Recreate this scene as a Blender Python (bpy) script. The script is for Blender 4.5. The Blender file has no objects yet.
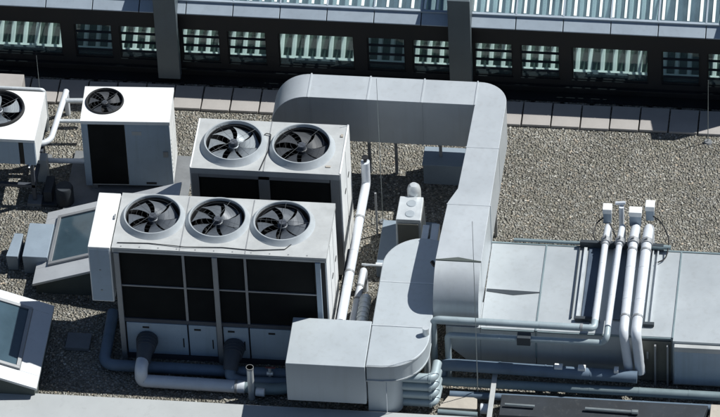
import bpy, bmesh, math, random
from mathutils import Vector, Matrix
PI = math.pi
R = math.radians
random.seed(7)
sc = bpy.context.scene
COL = sc.collection

# ---------------------------------------------------------------- materials
def newmat(name):
    m = bpy.data.materials.new(name); m.use_nodes = True
    nt = m.node_tree; b = nt.nodes['Principled BSDF']
    return m, nt, b

def N(nt, t, **kw):
    n = nt.nodes.new(t)
    for k, v in kw.items():
        if k in n.inputs.keys(): n.inputs[k].default_value = v
        else: setattr(n, k, v)
    return n

def surf(name, col, rough=.5, metal=0., var=.12, scale=2.5, dirt=.25, dirtcol=None, bump=.0, stretch=(1, 1, 1), streak=.0):
    """painted / metal / mineral surface with tonal variation, stains and a fine bump"""
    m, nt, b = newmat(name); L = nt.links
    tc = N(nt, 'ShaderNodeTexCoord'); mp = N(nt, 'ShaderNodeMapping'); mp.inputs['Scale'].default_value = stretch
    L.new(tc.outputs['Object'], mp.inputs[0])
    n1 = N(nt, 'ShaderNodeTexNoise', Scale=scale, Detail=6., Roughness=.6); L.new(mp.outputs[0], n1.inputs['Vector'])
    n2 = N(nt, 'ShaderNodeTexNoise', Scale=scale * 7, Detail=4., Roughness=.7); L.new(mp.outputs[0], n2.inputs['Vector'])
    r1 = N(nt, 'ShaderNodeMapRange'); r1.inputs[1].default_value = .3; r1.inputs[2].default_value = .7
    r1.inputs[3].default_value = 1 - var; r1.inputs[4].default_value = 1 + var * .6
    L.new(n1.outputs[0], r1.inputs[0])
    r2 = N(nt, 'ShaderNodeMapRange'); r2.inputs[1].default_value = .56; r2.inputs[2].default_value = .8
    r2.inputs[3].default_value = 0; r2.inputs[4].default_value = dirt
    L.new(n2.outputs[0], r2.inputs[0])
    mul = N(nt, 'ShaderNodeVectorMath', operation='SCALE'); mul.inputs[0].default_value = col; L.new(r1.outputs[0], mul.inputs[3])
    mix = N(nt, 'ShaderNodeMix', data_type='RGBA')
    L.new(r2.outputs[0], mix.inputs[0]); L.new(mul.outputs[0], mix.inputs[6])
    mix.inputs[7].default_value = tuple(dirtcol or [c * .35 + .02 for c in col]) + (1,)
    out = mix.outputs[2]
    if streak:
        mp2 = N(nt, 'ShaderNodeMapping'); mp2.inputs['Scale'].default_value = (9, 9, .5); L.new(tc.outputs['Object'], mp2.inputs[0])
        n4 = N(nt, 'ShaderNodeTexNoise', Scale=1.3, Detail=5.); L.new(mp2.outputs[0], n4.inputs['Vector'])
        r4 = N(nt, 'ShaderNodeMapRange'); r4.inputs[1].default_value = .52; r4.inputs[2].default_value = .75
        r4.inputs[3].default_value = 0; r4.inputs[4].default_value = streak; L.new(n4.outputs[0], r4.inputs[0])
        mx = N(nt, 'ShaderNodeMix', data_type='RGBA'); L.new(r4.outputs[0], mx.inputs[0]); L.new(out, mx.inputs[6])
        mx.inputs[7].default_value = (col[0] * .5 + .03, col[1] * .47 + .02, col[2] * .42 + .01, 1); out = mx.outputs[2]
    L.new(out, b.inputs['Base Color'])
    rr = N(nt, 'ShaderNodeMapRange'); rr.inputs[3].default_value = max(.05, rough - .1); rr.inputs[4].default_value = min(1, rough + .15)
    L.new(n1.outputs[0], rr.inputs[0]); L.new(rr.outputs[0], b.inputs['Roughness'])
    b.inputs['Metallic'].default_value = metal
    if bump:
        n3 = N(nt, 'ShaderNodeTexNoise', Scale=scale * 1.6, Detail=3.); L.new(mp.outputs[0], n3.inputs['Vector'])
        bp = N(nt, 'ShaderNodeBump', Strength=bump, Distance=.05); L.new(n3.outputs[0], bp.inputs['Height'])
        L.new(bp.outputs[0], b.inputs['Normal'])
    return m

def galv(name, col=(.505, .54, .565), metal=.3, rough=.42, bump=.25):
    m = surf(name, col, rough, metal, var=.10, scale=.9, dirt=.16, dirtcol=(.36, .37, .37), bump=bump, streak=.16)
    return m

def gravel_mat():
    m, nt, b = newmat('roof gravel'); L = nt.links
    tc = N(nt, 'ShaderNodeTexCoord')
    w = N(nt, 'ShaderNodeTexNoise', Scale=9., Detail=2.); L.new(tc.outputs['Object'], w.inputs['Vector'])
    ad = N(nt, 'ShaderNodeVectorMath', operation='MULTIPLY_ADD'); L.new(w.outputs['Color'], ad.inputs[0]); ad.inputs[1].default_value = (.05, .05, .05); L.new(tc.outputs['Object'], ad.inputs[2])
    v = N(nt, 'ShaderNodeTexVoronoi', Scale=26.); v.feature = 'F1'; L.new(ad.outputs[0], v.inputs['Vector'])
    v2 = N(nt, 'ShaderNodeTexVoronoi', Scale=31.); L.new(ad.outputs[0], v2.inputs['Vector'])
    sep = N(nt, 'ShaderNodeSeparateColor'); L.new(v.outputs['Color'], sep.inputs[0])
    cr = N(nt, 'ShaderNodeValToRGB'); L.new(sep.outputs[0], cr.inputs[0])
    e = cr.color_ramp.elements; e[0].color = (.25, .237, .21, 1); e[1].color = (.49, .475, .42, 1)
    for p, c in ((.25, (.29, .28, .235, 1)), (.5, (.345, .33, .295, 1)), (.72, (.40, .365, .30, 1)), (.85, (.41, .41, .38, 1))):
        x = e.new(p); x.color = c
    # crevice shade between the stones, darkened in the colour
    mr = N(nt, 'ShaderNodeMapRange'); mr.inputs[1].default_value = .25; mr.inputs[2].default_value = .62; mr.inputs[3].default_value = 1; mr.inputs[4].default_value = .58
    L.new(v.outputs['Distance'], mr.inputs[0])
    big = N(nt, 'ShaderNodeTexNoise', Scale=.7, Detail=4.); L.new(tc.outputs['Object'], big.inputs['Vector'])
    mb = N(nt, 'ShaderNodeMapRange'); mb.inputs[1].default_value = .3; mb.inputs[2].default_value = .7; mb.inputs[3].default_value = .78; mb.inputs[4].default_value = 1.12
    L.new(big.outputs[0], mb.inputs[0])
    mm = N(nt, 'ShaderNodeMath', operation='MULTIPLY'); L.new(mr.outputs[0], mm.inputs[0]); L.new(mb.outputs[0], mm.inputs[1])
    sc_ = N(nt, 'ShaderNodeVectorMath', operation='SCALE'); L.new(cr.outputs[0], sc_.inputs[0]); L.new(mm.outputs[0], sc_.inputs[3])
    ms = N(nt, 'ShaderNodeTexNoise', Scale=1.7, Detail=7., Roughness=.65); L.new(tc.outputs['Object'], ms.inputs['Vector'])
    mm2 = N(nt, 'ShaderNodeMapRange'); mm2.inputs[1].default_value = .55; mm2.inputs[2].default_value = .72; mm2.inputs[3].default_value = 0; mm2.inputs[4].default_value = .55; L.new(ms.outputs[0], mm2.inputs[0])
    mo = N(nt, 'ShaderNodeMix', data_type='RGBA'); L.new(mm2.outputs[0], mo.inputs[0]); L.new(sc_.outputs[0], mo.inputs[6]); mo.inputs[7].default_value = (.17, .165, .125, 1)
    L.new(mo.outputs[2], b.inputs['Base Color']); b.inputs['Roughness'].default_value = .95; b.inputs['Specular IOR Level'].default_value = .2
    h = N(nt, 'ShaderNodeMath', operation='ADD'); L.new(v.outputs['Distance'], h.inputs[0]); L.new(v2.outputs['Distance'], h.inputs[1])
    iv = N(nt, 'ShaderNodeMath', operation='MULTIPLY'); L.new(h.outputs[0], iv.inputs[0]); iv.inputs[1].default_value = -1
    bp = N(nt, 'ShaderNodeBump', Strength=1., Distance=.05); L.new(iv.outputs[0], bp.inputs['Height']); L.new(bp.outputs[0], b.inputs['Normal'])
    return m

def glass_pass(name, tint, amount, dust=0):
    """thin pane: part transparent, part mirror"""
    m, nt, b = newmat(name); L = nt.links; nt.nodes.remove(b)
    o = nt.nodes['Material Output']
    t = N(nt, 'ShaderNodeBsdfTransparent'); t.inputs[0].default_value = tint + (1,)
    g = N(nt, 'ShaderNodeBsdfGlossy'); g.inputs['Roughness'].default_value = .03; g.inputs[0].default_value = (.8, .9, .95, 1)
    mx = N(nt, 'ShaderNodeMixShader'); mx.inputs[0].default_value = amount
    L.new(t.outputs[0], mx.inputs[1]); L.new(g.outputs[0], mx.inputs[2]); L.new(mx.outputs[0], o.inputs[0])
    if dust:
        d = N(nt, 'ShaderNodeBsdfDiffuse'); d.inputs[0].default_value = (.30, .42, .48, 1); m2 = N(nt, 'ShaderNodeMixShader')
        tc = N(nt, 'ShaderNodeTexCoord'); nz = N(nt, 'ShaderNodeTexNoise', Scale=2., Detail=5.); L.new(tc.outputs['Object'], nz.inputs['Vector'])
        mr = N(nt, 'ShaderNodeMapRange'); mr.inputs[1].default_value = .3; mr.inputs[2].default_value = .7; mr.inputs[3].default_value = dust * .6; mr.inputs[4].default_value = dust * 1.4
        L.new(nz.outputs[0], mr.inputs[0]); L.new(mr.outputs[0], m2.inputs[0]); L.new(mx.outputs[0], m2.inputs[1]); L.new(d.outputs[0], m2.inputs[2]); L.new(m2.outputs[0], o.inputs[0])
    return m

def fin_mat():
    m, nt, b = newmat('coil fins'); L = nt.links
    tc = N(nt, 'ShaderNodeTexCoord')
    w = N(nt, 'ShaderNodeTexWave', Scale=30., Distortion=.3); w.bands_direction = 'X'; L.new(tc.outputs['Object'], w.inputs['Vector'])
    n = N(nt, 'ShaderNodeTexNoise', Scale=3., Detail=5.); L.new(tc.outputs['Object'], n.inputs['Vector'])
    mu = N(nt, 'ShaderNodeMath', operation='MULTIPLY'); L.new(w.outputs[1], mu.inputs[0]); L.new(n.outputs[0], mu.inputs[1])
    cr = N(nt, 'ShaderNodeValToRGB'); L.new(mu.outputs[0], cr.inputs[0])
    cr.color_ramp.elements[0].color = (.003, .004, .005, 1); cr.color_ramp.elements[1].color = (.026, .030, .030, 1); b.inputs['Specular IOR Level'].default_value = .15
    L.new(cr.outputs[0], b.inputs['Base Color']); b.inputs['Roughness'].default_value = .7
    bp = N(nt, 'ShaderNodeBump', Strength=.5, Distance=.01); L.new(w.outputs[1], bp.inputs['Height']); L.new(bp.outputs[0], b.inputs['Normal'])
    return m

M = {}
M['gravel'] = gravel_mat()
M['white'] = surf('white paint', (.74, .755, .755), .45, 0, var=.07, dirt=.28, streak=.22, dirtcol=(.5, .47, .42))
M['offwhite'] = surf('weathered grey white paint', (.45, .465, .465), .5, .1, var=.14, scale=3, dirt=.5, dirtcol=(.38, .36, .33), streak=.1)
M['front_grey'] = surf('blue grey enamel', (.33, .41, .49), .5, 0, var=.08, dirt=.25, streak=.25)
M['post'] = surf('grey steel post', (.30, .31, .32), .5, .3, var=.1, dirt=.3)
M['fins'] = fin_mat()
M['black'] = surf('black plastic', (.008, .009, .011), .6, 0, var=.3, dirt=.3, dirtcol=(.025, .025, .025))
M['blade'] = surf('fan blade', (.25, .28, .305), .45, .3, var=.1, dirt=.3)
M['blade_mid'] = surf('grey fan blade', (.10, .115, .135), .45, .1, var=.2, dirt=.4)
M['blade_dark'] = surf('dark fan blade', (.045, .05, .058), .5, .1, var=.15, dirt=.3)
M['shroud'] = surf('fan shroud', (.42, .455, .48), .45, .2, var=.12, scale=4, dirt=.5, dirtcol=(.35, .33, .3))
M['wire'] = surf('guard wire', (.12, .13, .14), .5, .5)
M['galv'] = galv('galvanised duct')
M['galv2'] = galv('galvanised plenum', (.45, .485, .505), .3, .45, .35)
M['galv_low'] = galv('galvanised lower duct', (.46, .505, .535), .25, .48, .2)
M['seam'] = surf('dark seam', (.03, .04, .05), .6)
M['clad'] = surf('aluminium pipe cladding', (.66, .70, .72), .4, .45, var=.08, scale=5, dirt=.3, bump=.1)
M['clad_white'] = surf('white pipe cladding', (.62, .655, .70), .5, .1, var=.06, scale=5, dirt=.25, bump=.1)
M['pipe_blue'] = surf('dark blue lagging', (.12, .17, .23), .55, .1, var=.2, scale=3, dirt=.3)
M['pipe_pale'] = surf('pale grey green lagging', (.34, .41, .44), .5, .2, var=.12, scale=3, dirt=.3)
M['tray'] = surf('blue grey cable tray', (.075, .105, .15), .55, .1, var=.2)
M['clad_dim'] = surf('dull pipe metal', (.40, .45, .49), .5, .3)
M['pipe_teal'] = surf('grey green lagging', (.20, .26, .28), .5, .2, var=.15, scale=3, dirt=.3)
M['hose'] = surf('dark rubber bellows', (.05, .06, .075), .6, 0, var=.2)
M['concrete'] = surf('pinkish concrete', (.34, .322, .308), .9, 0, var=.14, scale=1.7, dirt=.35, dirtcol=(.25, .22, .2), bump=.2)
M['concrete_grey'] = surf('grey concrete', (.17, .18, .19), .9, 0, var=.2, scale=3, dirt=.4, bump=.2)
M['cap'] = surf('pale parapet cap', (.41, .43, .435), .6, .1, var=.08, scale=1.1, dirt=.22, streak=0)
M['wall'] = surf('anthracite cladding', (.006, .008, .011), .6, .0, var=.3, dirt=.3, dirtcol=(.016, .017, .018))
M['pillar'] = surf('grey steel fin', (.10, .125, .14), .45, .3, var=.1, dirt=.25, streak=.1)
M['fascia'] = surf('blue grey fascia', (.34, .40, .46), .5, .2, var=.07, dirt=.2, streak=.15)
M['rib'] = surf('pale green white rib', (.84, .90, .87), .5, 0, var=.06, dirt=.15)
M['rib_gap'] = surf('green panel', (.06, .10, .08), .5, 0, var=.3)
M['deck'] = surf('roof deck', (.10, .17, .19), .5, .1, var=.1, dirt=.1)
M['pane'] = glass_pass('window pane', (.95, .99, .97), .06, .04)
M['roofglass'] = glass_pass('roof glazing', (.86, .93, .95), .10, .17)
M['skyglass'] = surf('skylight dome glass', (.05, .085, .11), .06, .0, var=.35, scale=.9, dirt=.12, dirtcol=(.12, .18, .18))
M['skyframe'] = surf('skylight metal frame', (.52, .54, .56), .5, .3, var=.07, dirt=.25)
M['skydark'] = surf('dark frame', (.07, .08, .10), .5, .2)
M['kerb'] = surf('dark upstand', (.07, .085, .08), .8, 0, var=.2)
M['hood'] = surf('blue grey hood', (.26, .32, .38), .5, .2, var=.08, dirt=.25)  # on the two vent hoods this blue grey paints in their shade
M['navy'] = surf('dark blue grey metal and trunking', (.018, .024, .032), .7, .0, var=.45, scale=2, dirt=.4, dirtcol=(.09, .09, .09))  # near black; on the lower right block it stands in for shade
M['rod'] = surf('steel rod', (.30, .34, .35), .4, .6)
M['stone'] = surf('pale sandstone', (.42, .385, .335), .9, 0, var=.15, bump=.3)
M['brownsteel'] = surf('grey brown steel', (.14, .14, .12), .6, .2, var=.2, dirt=.4)

# ---------------------------------------------------------------- mesh helpers
class MB:
    def __init__(s): s.bm = bmesh.new(); s.mats = [None]
    def mi(s, m):
        if m is None: return 0
        if m not in s.mats: s.mats.append(m)
        return s.mats.index(m)
    def face(s, vs, m=None, smooth=False):
        try: f = s.bm.faces.new(vs)
        except ValueError: return None
        f.material_index = s.mi(m); f.smooth = smooth; return f
    def prism(s, poly, axis, a, b, m=None, smooth_side=False):
        """polygon extruded along an axis: axis 'z' poly (x,y), 'x' poly (y,z), 'y' poly (x,z)"""
        def pt(p, t):
            return {'z': (p[0], p[1], t), 'x': (t, p[0], p[1]), 'y': (p[0], t, p[1])}[axis]
        A = [s.bm.verts.new(pt(p, a)) for p in poly]; B = [s.bm.verts.new(pt(p, b)) for p in poly]
        s.face(A[::-1], m); s.face(B, m); n = len(poly)
        for i in range(n): s.face([A[i], A[(i + 1) % n], B[(i + 1) % n], B[i]], m, smooth_side)
        return s
    def box(s, x0, x1, y0, y1, z0, z1, m=None):
        return s.prism([(x0, y0), (x1, y0), (x1, y1), (x0, y1)], 'z', z0, z1, m)
    def hexa(s, b4, t4, m=None):
        A = [s.bm.verts.new(p) for p in b4]; B = [s.bm.verts.new(p) for p in t4]
        s.face(A[::-1], m); s.face(B, m)
        for i in range(4): s.face([A[i], A[(i + 1) % 4], B[(i + 1) % 4], B[i]], m)
        return s
    def tube(s, pts, r, m=None, seg=14, bend=None, cap=True):
        """tube along a polyline, corners rounded to radius bend; r may be a list per point of the raw line (no bends then)"""
        P = [Vector(p) for p in pts]
        rr = r if isinstance(r, (list, tuple)) else None
        if rr is None and bend != 0:
            bend = bend or r * 2.2
            Q = [P[0]]
            for i in range(1, len(P) - 1):
                a = (P[i - 1] - P[i]); c = (P[i + 1] - P[i]); k = min(bend, a.length * .49, c.length * .49)
                a.normalize(); c.normalize(); p0 = P[i] + a * k; p1 = P[i] + c * k
                for j in range(7):
                    t = j / 6; Q.append(p0 * (1 - t) ** 2 + P[i] * 2 * t * (1 - t) + p1 * t * t)
            Q.append(P[-1]); P = Q
        rings = []; up = None
        for i, p in enumerate(P):
            d = (P[min(i + 1, len(P) - 1)] - P[max(i - 1, 0)]).normalized()
            if up is None: up = d.orthogonal().normalized()
            up = (up - d * up.dot(d)).normalized(); w = d.cross(up)
            q = rr[i] if rr else r
            rings.append([s.bm.verts.new(p + up * q * math.cos(2 * PI * k / seg) + w * q * math.sin(2 * PI * k / seg)) for k in range(seg)])
        for a, b in zip(rings, rings[1:]):
            for k in range(seg): s.face([a[k], a[(k + 1) % seg], b[(k + 1) % seg], b[k]], m, True)
        if cap: s.face(rings[0][::-1], m); s.face(rings[-1], m)
        return s
    def lathe(s, prof, c=(0, 0, 0), seg=40, m=None, closed=False):
        """profile (r,z) round the vertical axis through c"""
        rings = [[s.bm.verts.new((c[0] + r * math.cos(2 * PI * k / seg), c[1] + r * math.sin(2 * PI * k / seg), c[2] + z)) for k in range(seg)] for r, z in prof]
        pr = list(zip(rings, rings[1:])) + ([(rings[-1], rings[0])] if closed else [])
        for a, b in pr:
            for k in range(seg): s.face([a[k], a[(k + 1) % seg], b[(k + 1) % seg], b[k]], m, True)
        return s
    def build(s, name, m, parent=None, bevel=0.):
        bmesh.ops.recalc_face_normals(s.bm, faces=s.bm.faces)
        for e in s.bm.edges:
            if len(e.link_faces) != 2 or e.calc_face_angle(0) > R(32): e.smooth = False
        for f in s.bm.faces: f.smooth = True
        me = bpy.data.meshes.new(name); s.bm.to_mesh(me); s.bm.free()
        mats = [x if x is not None else m for x in s.mats] or [m]
        for x in mats: me.materials.append(x)
        o = bpy.data.objects.new(name, me); COL.objects.link(o)
        if parent: o.parent = parent; o.matrix_parent_inverse = Matrix.Identity(4)
        if bevel:
            md = o.modifiers.new('bevel', 'BEVEL'); md.width = bevel; md.segments = 2; md.limit_method = 'ANGLE'; md.angle_limit = R(40); md.harden_normals = True
        return o

def tag(o, label=None, cat=None, group=None, kind=None):
    if label: o['label'] = label
    if cat: o['category'] = cat
    if group: o['group'] = group
    if kind: o['kind'] = kind
    return o
def thing(name, label, cat, loc=(0, 0, 0), rz=0, group=None):
    o = bpy.data.objects.new(name, None); COL.objects.link(o); o.empty_display_size = .2
    o.location = loc; o.rotation_euler = (0, 0, rz); return tag(o, label, cat, group)
def arc(cx, cy, r, a0, a1, n=12, ry=None):
    ry = ry or r
    return [(cx + r * math.cos(R(a0 + (a1 - a0) * i / n)), cy + ry * math.sin(R(a0 + (a1 - a0) * i / n))) for i in range(n + 1)]

# ---------------------------------------------------------------- roof surface
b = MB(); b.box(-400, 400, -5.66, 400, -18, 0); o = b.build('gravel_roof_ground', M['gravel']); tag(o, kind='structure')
b = MB(); b.box(-600, 600, -600, 600, -18.3, -18.004); o = b.build('street_ground', surf('asphalt', (.05, .05, .052), .9)); tag(o, kind='structure')

# loose larger stones, uncountable
def stones():
    b = MB()
    for i in range(5200):
        x = random.uniform(-6.6, 6.8); y = random.uniform(-4.9, 2.2); r = random.uniform(.010, .022)
        k = random.random(); a = random.random() * PI
        vs = []
        dx, dy, dz = r * random.uniform(.8, 1.5), r * random.uniform(.7, 1.1), r * random.uniform(.5, .8)
        top = [(0, 0, 1), (.9, .1, .35), (.2, .9, .3), (-.85, .3, .35), (-.5, -.8, .3), (.5, -.85, .35)]
        V = []
        for (u, v, w) in top:
            u += random.uniform(-.15, .15); v += random.uniform(-.15, .15)
            U = u * dx; W = v * dy
            V.append(b.bm.verts.new((x + U * math.cos(a) - W * math.sin(a), y + U * math.sin(a) + W * math.cos(a), .004 + w * dz)))
        G = [b.bm.verts.new((v.co.x * 1 + (v.co.x - x) * .1, v.co.y + (v.co.y - y) * .1, -.004)) for v in V[1:]]
        m = ST[int(k * len(ST))]
        for j in range(5):
            b.face([V[0], V[1 + j], V[1 + (j + 1) % 5]], m)
            b.face([V[1 + j], G[j], G[(j + 1) % 5], V[1 + (j + 1) % 5]], m)
    o = b.build('loose_pebbles', M['gravel']); tag(o, 'loose grey and tan pebbles strewn over the gravel roof', 'pebbles', kind='stuff')
ST = [surf('pebble tan', (.44, .37, .29), .9), surf('pebble grey', (.38, .37, .34), .9), surf('pebble pale', (.45, .435, .39), .9), surf('pebble dark', (.22, .21, .18), .9)]
stones()

# paving slabs
proto = None
for i in range(31):
    x = -7.7 + i * .497
    if proto is None:
        b = MB(); b.box(-.236, .236, -.285, .285, 0, .05); proto = b.build('paving_slab', M['concrete'], bevel=.008); q = proto
    else:
        q = proto.copy(); COL.objects.link(q)
    q.location = (x, 2.50 + random.uniform(-.008, .008), random.uniform(0, .006)); q.rotation_euler = (random.uniform(-.006, .006), 0, random.uniform(-.012, .012))
    tag(q, 'square pinkish concrete slab in the row laid along the foot of the dark glazed wall', 'paving slab', 'paving slabs along the dark wall')

# ---------------------------------------------------------------- glazed building at the back
bld = thing('building', 'dark building wall with louvred and ribbed windows under a sloping glazed roof', 'building', (0, 3.1, 0))
def bp(mb, name, m, parent=None, bevel=0.): return mb.build(name, m, parent or bld, bevel)
X0, X1 = -14., 15.
wins = []   # (x0, x1, kind)
pill = [-8.60, -3.58, 1.42, 6.45, 11.45]
for px in pill:
    for a, c, k in ((.20, .86, 'L'), (.99, 1.66, 'L'), (1.86, 3.16, 'R'), (3.38, 4.03, 'L'), (4.15, 4.80, 'L')):
        if px + c < X1: wins.append((px + a, px + c, k))
WZ0, WZ1 = .31, 1.05
b = MB()
b.box(X0, X1, 0, .22, 0, WZ0); b.box(X0, X1, 0, .22, WZ1, 1.50)
xs = X0
for a, c, k in wins:
    if a > xs: b.box(xs, a, 0, .22, WZ0, WZ1)
    xs = c
b.box(xs, X1, 0, .22, WZ0, WZ1)
b.box(X0, X1, -.12, .0, 1.44, 1.50)          # soffit
bp(b, 'wall', M['wall'])
b = MB(); b.box(X0, X1, -.22, -.003, 0, .02); b.box(X0, X1, -.06, -.003, .16, .19)
for i in range(int((X1 - X0) / .5)):
    b.box(X0 + i * .5 + .1, X0 + i * .5 + .16, -.27, -.223, .0, .06)
bp(b, 'gutter', M['wall'])
# fascia panels with open joints
for i in range(int((X1 - X0) / .8)):
    x = X0 + .35 + i * .8; b = MB()
    b.prism([(-.14, 1.505), (-.14, 1.525), (.05, 1.645), (.07, 1.625), (.07, 1.505)], 'x', x + .008, x + .792)
    bp(b, 'fascia_panel', M['fascia'], bevel=.006)
# glazed roof
SL = .30
for i in range(int((X1 - X0) / .8)):
    x = X0 + .35 + i * .8; b = MB()
    b.prism([(.06, 1.66), (.06, 1.672), (3.6, 1.672 + 3.54 * SL), (3.6, 1.66 + 3.54 * SL)], 'x', x + .015, x + .785)
    bp(b, 'roof_pane', M['roofglass'])
b = MB()
for i in range(int((X1 - X0) / .8) + 1):
    x = X0 + .35 + i * .8
    b.prism([(.06, 1.635), (.06, 1.685), (3.6, 1.685 + 3.54 * SL), (3.6, 1.635 + 3.54 * SL)], 'x', x - .014, x + .014)
b.box(X0 + .35, X1 - .3, .03, .08, 1.65, 1.68)
bp(b, 'roof_glazing_bar', M['fascia'])
b = MB(); x = X0 + .42
while x < X1 - .4:
    w_ = .022 + random.uniform(-.004, .004)
    b.prism([(.09, 1.674), (.09, 1.69), (3.5, 1.69 + 3.41 * SL), (3.5, 1.674 + 3.41 * SL)], 'x', x - w_, x + w_); x += .2115
bp(b, 'roof_slat', M['rib'])
# ribbed sheet below the glass, seen through windows and roof
b = MB()
x = X0 + .2
while x < X1 - .3:
    r0 = random.uniform(-.006, .006)
    w = .042
    b.prism([(x - w, 0), (x - w * .55, .05 + r0), (x + w * .55, .05 + r0), (x + w, 0)], 'y', 0, 1)
    x += .2115
# shear the ribs onto a slope rising to the back
for v in b.bm.verts:
    t = v.co.y; h = v.co.z
    v.co.y = .31 + t * 2.9 - h * .45; v.co.z = .17 + t * 1.75 + h
bp(b, 'ceiling_rib', M['rib'])
b = MB(); b.prism([(.31, .165), (3.21, 1.915), (3.21, 1.89), (.31, .14)], 'x', X0, X1)
bp(b, 'ribbed_sheet', M['rib_gap'])
b = MB(); b.box(X0, X1, .225, .33, .10, .27); bp(b, 'window_ledge', M['rib'])
b = MB(); b.box(X0, X1, 3.6, 3.8, 0, 2.65); bp(b, 'back_wall', M['wall'])
for a, c, k in wins:
    if c < -8.5 or a > 9: continue
    f = MB()
    t = .022
    f.box(a, c, .03, .10, WZ0, WZ0 + t); f.box(a, c, .03, .10, WZ1 - t, WZ1); f.box(a, a + t, .03, .10, WZ0 + t, WZ1 - t); f.box(c - t, c, .03, .10, WZ0 + t, WZ1 - t)
    f = bp(f, 'window', M['wall'])
    g = MB(); g.box(a + t + .001, c - t - .001, .07, .078, WZ0 + t + .001, WZ1 - t - .001); g.build('pane', M['pane'], f)
    if k == 'L':
        g = MB()
        for z in (.47, .67, .87):
            g.prism([(.012, z - .010), (.046, z + .016), (.050, z + .010), (.016, z - .016)], 'x', a + .02, c - .02)
        g.build('louvre_blade', M['wall'], f)
    else:
        g = MB(); g.box(a + .25, a + .95, .085, .14, WZ0 + .03, WZ0 + .085); g.build('handle_rail', M['pillar'], f)
for px in pill:
    b = MB(); b.prism([(-.30, .17), (-.30, 2.23), (.0, 2.31), (3.6, 2.31 + 3.6 * SL), (3.6, 2.0 + 3.6 * SL - .45), (.085, 1.70), (-.145, 1.54), (-.145, .17)], 'x', px - .19, px + .19)
    bp(b, 'roof_fin', M['pillar'], bevel=.01)

# ---------------------------------------------------------------- fans
def fan(parent, x, y, z, r, blades=7, collar=.13, flare=1.2, depth=.35, bm_=None, wire=True, a0=0., mat_col='shroud', arms=2):
    """shroud with well, blades, hub and wire guard; the part is the shroud, the rest sub-parts"""
    s = MB()
    s.lathe([(r * flare, 0), (r * (flare * .4 + .63), collar * .35), (r * 1.04, collar * .85), (r * 1.02, collar), (r * .985, collar), (r * .97, collar * .9), (r * .96, -.05), (r * .96, -depth)], (x, y, z), 48)
    sh = s.build('fan_shroud', M[mat_col], parent)
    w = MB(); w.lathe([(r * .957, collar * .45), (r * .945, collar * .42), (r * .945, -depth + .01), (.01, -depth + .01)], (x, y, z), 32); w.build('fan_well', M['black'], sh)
    f = MB(); zc = z - .02
    for k in range(blades):
        a = a0 + 2 * PI * k / blades
        n = 6; lo = []; hi = []
        for j in range(n + 1):
            t = j / n; rr = r * (.2 + .73 * t); wd = (.46 + .32 * t)
            sweep = .25 * t * t
            for side, lst in ((-1, lo), (1, hi)):
                aa = a + sweep + side * wd / 2 * (1.0 if t > .1 else .9)
                lst.append((x + rr * math.cos(aa), y + rr * math.sin(aa), zc + side * r * .075 * (1 - .35 * t)))
        for j in range(n):
            v = [f.bm.verts.new(p) for p in (lo[j], lo[j + 1], hi[j + 1], hi[j])]; f.face(v, None, True)
    f.lathe([(0.001, r * .05), (r * .12, r * .05), (r * .18, r * .02), (r * .18, -r * .14)], (x, y, zc), 20)
    bmesh.ops.remove_doubles(f.bm, verts=f.bm.verts, dist=.0005)
    f.build('fan_blades', M[bm_ or 'blade'], sh)
    g = MB(); zt = z + collar - .012
    for k in range(1, 6):
        q = r * .96 * k / 5; g.tube([(x + q * math.cos(t * PI / 16), y + q * math.sin(t * PI / 16), zt) for t in range(33)], .0011, seg=4, bend=0, cap=False)
    for k in range(arms):
        a = a0 * .7 + .6 + PI * k / arms * (2 if arms % 2 else 1)
        g.tube([(x + r * .97 * math.cos(a), y + r * .97 * math.sin(a), zt - .006), (x - r * .97 * math.cos(a), y - r * .97 * math.sin(a), zt - .006)], .0028, seg=5, bend=0)
    g.build('fan_guard', M['wire'], sh)
    m = MB(); m.lathe([(0.001, .03), (r * .13, .03), (r * .15, 0), (r * .15, -.08)], (x, y, zt - .05), 18); m.build('fan_motor', M['skydark'], sh)
    return sh

def top_with_holes(mb, x0, x1, y0, y1, z0, z1, fans, r, m=None):
    """slab pierced by round holes (built as a fan of quads round each hole per bay)"""
    xs = [x0] + [(fans[i][0] + fans[i + 1][0]) / 2 for i in range(len(fans) - 1)] + [x1]
    for i, (cx, cy) in enumerate(fans):
        a, c = xs[i], xs[i + 1]; n = 48
        ins, outs = [], []
        for k in range(n):
            t = 2 * PI * k / n + PI / 4 * 0; dx, dy = math.cos(t), math.sin(t)
            sx = ((c - cx) if dx > 0 else (cx - a)) / max(abs(dx), 1e-6); sy = ((y1 - cy) if dy > 0 else (cy - y0)) / max(abs(dy), 1e-6)
            s = min(sx, sy); outs.append((cx + dx * s, cy + dy * s)); ins.append((cx + dx * r, cy + dy * r))
        # put corners in
        for q in ((a, y0), (c, y0), (c, y1), (a, y1)):
            j = min(range(n), key=lambda k: (outs[k][0] - q[0]) ** 2 + (outs[k][1] - q[1]) ** 2); outs[j] = q
        O = [mb.bm.verts.new((p[0], p[1], z1)) for p in outs]; I = [mb.bm.verts.new((p[0], p[1], z1)) for p in ins]
        for k in range(n): mb.face([O[k], O[(k + 1) % n], I[(k + 1) % n], I[k]], m)
    # rim
    c4 = [(x0, y0), (x1, y0), (x1, y1), (x0, y1)]
    A = [mb.bm.verts.new((p[0], p[1], z0)) for p in c4]; B = [mb.bm.verts.new((p[0], p[1], z1)) for p in c4]
    for k in range(4): mb.face([A[k], A[(k + 1) % 4], B[(k + 1) % 4], B[k]], m)

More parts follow.
